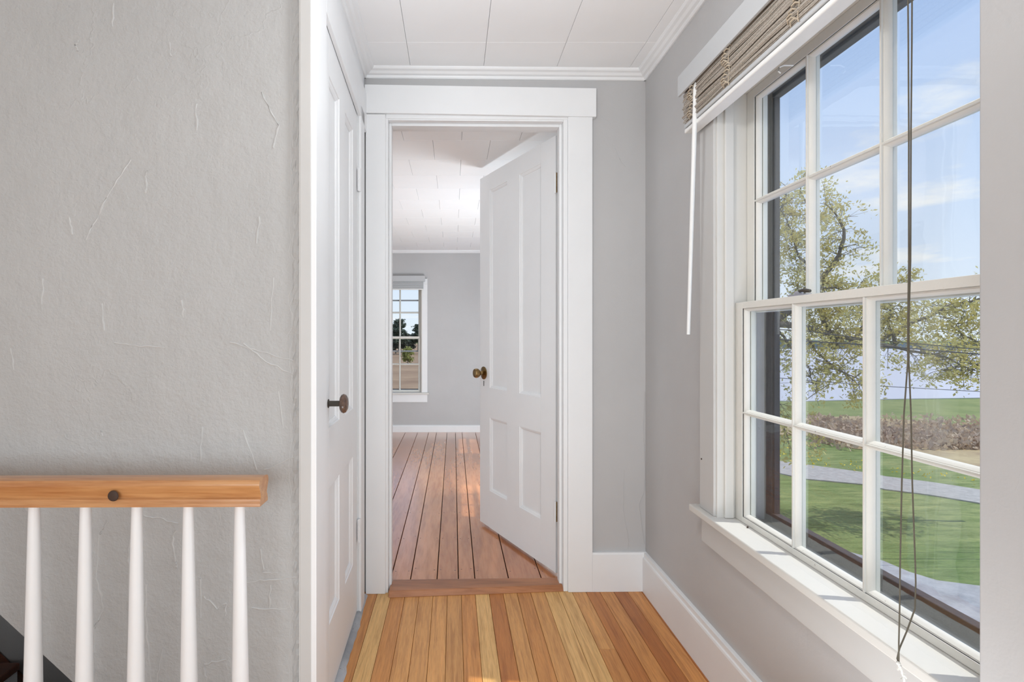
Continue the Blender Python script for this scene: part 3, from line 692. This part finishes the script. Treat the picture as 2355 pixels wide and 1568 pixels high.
M['brush'] = terr('dry_brush', (150, 128, 102), (190, 172, 132), .9)
M['field'] = terr('dry_field', (128, 104, 84), (156, 132, 106), .15)
M['shoregrass'] = terr('shore_grass', (112, 124, 76), (144, 148, 96), .5)
M['hill'] = terr('far_shore', (66, 80, 92), (96, 110, 116), .02)
def watermat():
    m, nt, b, o = newmat('lake_water'); v = coords(nt, (.25, 1.2, 1)); n = noise(nt, 1.6, 5, .6, v)
    b.inputs['Base Color'].default_value = srgb(192, 190, 194); b.inputs['Roughness'].default_value = .5; b.inputs['Specular IOR Level'].default_value = .4
    bumpn(nt, b, n.outputs[0], .25, .1); return m
M['water'] = watermat()
M['bark'] = terr('tree_bark', (96, 90, 80), (140, 132, 116), 9)
def leafmat(name, c1, c2):
    m, nt, b, o = newmat(name); v = coords(nt); n = noise(nt, 1.7, 3, .6, v)
    r = ramp(nt, n.outputs[0], [(.35, srgb(*c1)), (.65, srgb(*c2))]); nt.links.new(r.outputs[0], b.inputs['Base Color']); b.inputs['Roughness'].default_value = .7
    tl = nt.nodes.new('ShaderNodeBsdfTranslucent'); nt.links.new(r.outputs[0], tl.inputs[0]); mx = nt.nodes.new('ShaderNodeMixShader'); mx.inputs[0].default_value = .35
    nt.links.new(b.outputs[0], mx.inputs[1]); nt.links.new(tl.outputs[0], mx.inputs[2]); nt.links.new(mx.outputs[0], o.inputs[0]); return m
M['leaf'] = leafmat('spring_leaf', (196, 178, 96), (222, 212, 148)); M['pine_leaf'] = leafmat('pine_needles', (76, 88, 78), (106, 118, 100))
M['hedge_leaf'] = leafmat('dark_hedge', (62, 68, 58), (104, 106, 92)); M['bush_leaf'] = leafmat('yellow_bush', (142, 146, 84), (172, 172, 104)); M['twig'] = leafmat('brush_twig', (176, 150, 130), (208, 188, 160))
M['dandelion'] = simple('dandelion', (236, 206, 40), .7)

S(MB().box(-400, 400, 6, 700, GZ-.5, GZ).build('ground', M['lawn'], loc=(0, 30, GZ)), 'green lawn below the window')
def sheet(name, pts, z, m, label, thick=.04):
    mb = MB(); n = len(pts); mb.add([(p[0], p[1], z) for p in pts]+[(p[0], p[1], z-thick) for p in pts], [tuple(range(n))]+[(i, n+i, n+(i+1) % n, (i+1) % n) for i in range(n)])
    return S(mb.build(name, m, loc=(pts[0][0], pts[0][1], z)), label)
def gpoly(px): return [ground(x, y, GZ) for x, y in px]
top = [(1700, 1052), (1789, 1061), (1855, 1070), (1930, 1080), (1996, 1089), (2036, 1097), (2140, 1110), (2249, 1127), (2400, 1152), (2700, 1210)]
bot = [(1700, 1075), (1789, 1089), (1855, 1103), (1930, 1110), (1992, 1116), (2036, 1127), (2140, 1140), (2249, 1158), (2400, 1190), (2700, 1265)]
sheet('path', gpoly(top)+gpoly(bot[::-1]), GZ+.03, M['path'], 'grey paved path crossing the lawn')
sheet('walkway', gpoly([(1850, 1245), (2032, 1293), (2090, 1318), (2155, 1338), (2249, 1350), (2500, 1372), (2500, 1900), (1850, 1900)]), GZ+.03, M['walk'], 'pale stone walk at the foot of the house')
# dry brush strip and shore grass
sheet('brush_ground', gpoly([(1700, 975), (1855, 962), (1960, 958), (2100, 968), (2249, 985), (2500, 1010), (2500, 1110), (2249, 1075), (2100, 1050), (2036, 1040), (1960, 1032), (1855, 1003), (1700, 1000)]), GZ+.03, M['brush'], 'strip of dry brown brush between lawn and shore')
sheet('shore_grass', gpoly([(1600, 921), (1855, 924), (2036, 920), (2140, 922), (2249, 917), (2500, 914), (2500, 1012), (2249, 987), (2100, 970), (1960, 960), (1855, 964), (1600, 980)]), GZ+.02, M['shoregrass'], 'green grass along the shore')
sheet('water', [tuple(ground(1480, 921, GZ)), tuple(ground(1855, 923.5, GZ)), tuple(ground(2036, 919, GZ)), tuple(ground(2249, 916, GZ)), tuple(ground(2700, 912, GZ)), (420, 60, 0), (600, 172, 0), (70, 172, 0)], GZ+.05, M['water'], 'pale lavender water beyond the lawn')
# far shore: low wooded land with an uneven skyline
mb = MB(); n = 90; vs = []; xs_ = [20+i*7 for i in range(n)]
for xx in xs_:
    hgt = 2.0+.6*math.sin(xx*.021)+.35*math.sin(xx*.11+1)+R.uniform(-.12, .12)
    vs += [(xx, 170, GZ), (xx, 176, GZ+hgt), (xx, 190, GZ+hgt*.9), (xx, 200, GZ)]
fs_ = [(4*i+k, 4*i+k+1, 4*i+5+k, 4*i+4+k) for i in range(n-1) for k in range(3)]
mb.add(vs, fs_); S(mb.build('far_shore', M['hill'], loc=(100, 172, GZ), recalc=False), 'low dark wooded shore across the water')
sheet('dry_field', [(-120, 22, 0), (4, 22, 0), (22, 140, 0), (20, 300, 0), (-120, 300, 0)], GZ+.02, M['field'], 'dry brown field beyond the far window')

def leaves_mesh(name, centers, size, m, parent, kind='stuff', rnd=R, squash=1):
    vs = []; fs = []
    for c in centers:
        s = size*rnd.uniform(.6, 1.3); a = Vector((rnd.gauss(0, 1), rnd.gauss(0, 1), rnd.gauss(0, 1)*squash)).normalized()
        b = a.cross(Vector((rnd.gauss(0, 1), rnd.gauss(0, 1), rnd.gauss(0, 1)))).normalized(); n = len(vs)
        c = Vector(c); vs += [tuple(c-a*s), tuple(c+b*s*.45), tuple(c+a*s), tuple(c-b*s*.45)]; fs.append((n, n+1, n+2, n+3))
    mb = MB(); mb.v = vs; mb.f = fs
    return mb.build(name, m, parent, kind=kind, recalc=False)
# the spreading spring tree
YT = 11.5
tb = ground(1690, 1185, GZ); tree = tag(empty('spring_tree', (tb.x, YT, GZ)), 'spreading tree with sparse yellow green spring leaves beyond the window', 'tree')
def limb(px, r0, r1, dz=0, name='branch'):
    pts = []
    for i, (x, y) in enumerate(px): pts.append(at(x, y, YT+dz*i/(len(px)-1)))
    sub = []
    for p, q in zip(pts[:-1], pts[1:]):
        for k in range(3): sub.append(p.lerp(q, k/3)+Vector((R.uniform(-.03, .03), R.uniform(-.05, .05), R.uniform(-.03, .03))))
    sub.append(pts[-1]); n = len(sub)
    MB().tube(sub, [r0+(r1-r0)*i/(n-1) for i in range(n)], 8).build(name, M['bark'], tree, smooth=True); return sub
limbs = [([(1690, 1190), (1694, 1050), (1700, 900), (1725, 800)], .22, .15, 0, 'trunk'),
 ([(1725, 800), (1765, 745), (1830, 700), (1870, 665), (1925, 590), (1942, 530), (1900, 470)], .11, .015, .6),
 ([(1725, 800), (1790, 748), (1850, 752), (1915, 772), (1990, 785), (2060, 800), (2150, 812), (2240, 850)], .08, .012, -.5),
 ([(1918, 800), (1908, 765), (1890, 715), (1880, 660), (1862, 600), (1868, 520), (1840, 440)], .085, .014, .3),
 ([(1990, 790), (2040, 775), (2090, 748), (2140, 722), (2190, 700), (2240, 690), (2330, 660)], .055, .012, .5),
 ([(1725, 800), (1730, 700), (1760, 600), (1790, 500), (1810, 430)], .10, .015, 1),
 ([(1850, 770), (1890, 820), (1930, 850), (1975, 885)], .03, .006, -.5),
 ([(1790, 760), (1830, 810), (1860, 850), (1880, 900)], .03, .006, -.5),
 ([(2060, 790), (2042, 740), (2050, 700), (2080, 660)], .035, .01, .2),
 ([(1960, 780), (1990, 740), (1985, 700), (2030, 670)], .04, .008, .8),
 ([(1725, 800), (1760, 880), (1790, 950), (1815, 1010)], .03, .008, -.6),
 ([(2420, 860), (2330, 830), (2270, 800), (2215, 770), (2200, 745)], .05, .008, .2),
 ([(2330, 830), (2270, 850), (2225, 830), (2190, 850)], .03, .006, -.3),
 ([(1870, 665), (1920, 660), (1980, 690), (2040, 650)], .03, .006, .6),
 ([(1880, 640), (1840, 590), (1815, 530), (1800, 470)], .035, .008, .2)]
allp = []
for l in limbs:
    s = limb(*l)
    if len(l) < 5: allp += s[4:]
tw = MB(); lc = []
for p in allp:
    for k in range(5):
        d = Vector((R.gauss(0, 1), R.gauss(0, 1), R.gauss(0, .8))).normalized(); ln = R.uniform(.25, .75); q = p+d*ln*.5+Vector((0, 0, R.uniform(-.05, .08))); e = p+d*ln+Vector((0, 0, -.05))
        tw.tube([p, q, e], [.008, .005, .003], 4)
        for j in range(2):
            d2_ = (d+Vector((R.gauss(0, .8), R.gauss(0, .8), R.gauss(0, .6)))).normalized(); e2 = q+d2_*R.uniform(.15, .45); tw.tube([q, e2], [.004, .002], 3)
            if R.random() < .8:
                for _ in range(R.randint(7, 24)): lc.append(e2+Vector((R.gauss(0, .075), R.gauss(0, .075), R.gauss(0, .06))))
        if R.random() < .7:
            for _ in range(R.randint(6, 20)): lc.append(e+Vector((R.gauss(0, .08), R.gauss(0, .08), R.gauss(0, .06))))
tw.build('twig', M['bark'], tree, kind='stuff')
leaves_mesh('foliage', lc, .042, M['leaf'], tree)
# cables
for i, (px, Yc_, r, lab) in enumerate((([(1500, 752), (1787, 780), (1996, 793), (2248, 814), (2600, 850)], 9.5, .012, 'thick black cable, lower of the close pair crossing in front of the tree'),
        ([(1500, 742), (1854, 761), (1996, 780), (2248, 803), (2600, 842)], 9.8, .009, 'black cable, upper of the close pair crossing in front of the tree'),
        ([(1500, 846), (1854, 874), (1996, 886), (2248, 900), (2600, 926)], 9.2, .006, 'thin low wire crossing in front of the water'))):
    tag(MB().tube([at(x, y, Yc_) for x, y in px], r, 6).build('overhead_cable', M['storm'], smooth=True), lab, 'cable')
# brush thicket
br = []
for k in range(6000):
    x = R.uniform(1862, 2290); y = R.gauss(1000+(x-2000)*.06, 16)
    if y < 965 or y > 1045: continue
    p = ground(x, min(y, 1035), GZ); c = .5+.5*math.sin(p.x*.9)*math.cos(p.y*.5+1)
    br.append(p+Vector((R.gauss(0, .1), R.gauss(0, .1), R.uniform(0, .15+.4*c))))
tag(leaves_mesh('brush_thicket', br, .12, M['twig'], None, squash=1.6), 'thicket of dry bare brown brush near the shore', 'brush', kind='stuff')
dn_ = []
for k in range(150):
    x = R.choice([R.uniform(1790, 1850), R.uniform(1850, 1990), R.uniform(2040, 2250)]); y = 1062+(x-1790)*.12+R.gauss(0, 6) if x > 1850 else R.gauss(1052, 5)
    if y < 1060 and x > 1850: continue
    dn_.append(ground(x, y-8, GZ)+Vector((0, 0, .06)))
tag(leaves_mesh('dandelions', dn_, .04, M['dandelion'], None), 'scattered yellow dandelions in the grass beside the path', 'flowers', kind='stuff')
# trees beyond the far window
def blob_tree(name, base, h, wd, nleaf, size, m, label, cat, group=None, conifer=False, trunk=True):
    t = tag(empty(name, base), label, cat, group); b = Vector(base)
    if trunk: MB().tube([b, b+Vector((0, 0, h*.5)), b+Vector((.1, 0, h*.92))], [h*.03, h*.022, h*.006], 8).build('trunk', M['bark'], t)
    cs = []
    cl = [(R.uniform(.25, 1), R.uniform(0, 6.28)) for _ in range(26)]
    for k in range(nleaf):
        f, a_ = R.choice(cl); rr = wd*(1.05-f**2 if conifer else math.sqrt(max(.05, 1-(2*f-1.1)**2)))*R.uniform(.5, 1)
        c = b+Vector((rr*math.cos(a_)*.8, rr*math.sin(a_)*.8, h*f)); g = wd*.20
        cs.append(c+Vector((R.gauss(0, g), R.gauss(0, g), R.gauss(0, g*(.35 if conifer else .8)))))
    leaves_mesh('foliage', cs, size, m, t); return t
blob_tree('pine_tree', tuple(at(918, 808, 118)), 7.0, 2.3, 4200, .30, M['pine_leaf'], 'tall dark pine beyond the far window, left of the other', 'tree', None, True)
blob_tree('pine_tree', tuple(at(962, 808, 122)), 6.0, 2.0, 3200, .30, M['pine_leaf'], 'dark pine at the right edge of the far window view', 'tree', None, True)
for k in range(8):
    b = at(862+k*12, 811, 124+5*(k % 4)); h = 3.1+R.uniform(-.3, .5)
    blob_tree('hedgerow_tree', (b.x, b.y, GZ), h+1.0, 1.05, 1300, .34, M['hedge_leaf'], 'dark leafless tree in the hedgerow seen through the far window', 'tree', 'hedgerow trees beyond the far window')
b = at(938, 836, 78); blob_tree('yellow_bush', (b.x, b.y, GZ), 2.3, .9, 1600, .16, M['bush_leaf'], 'yellow green bush in the field seen through the far window', 'bush', trunk=True)
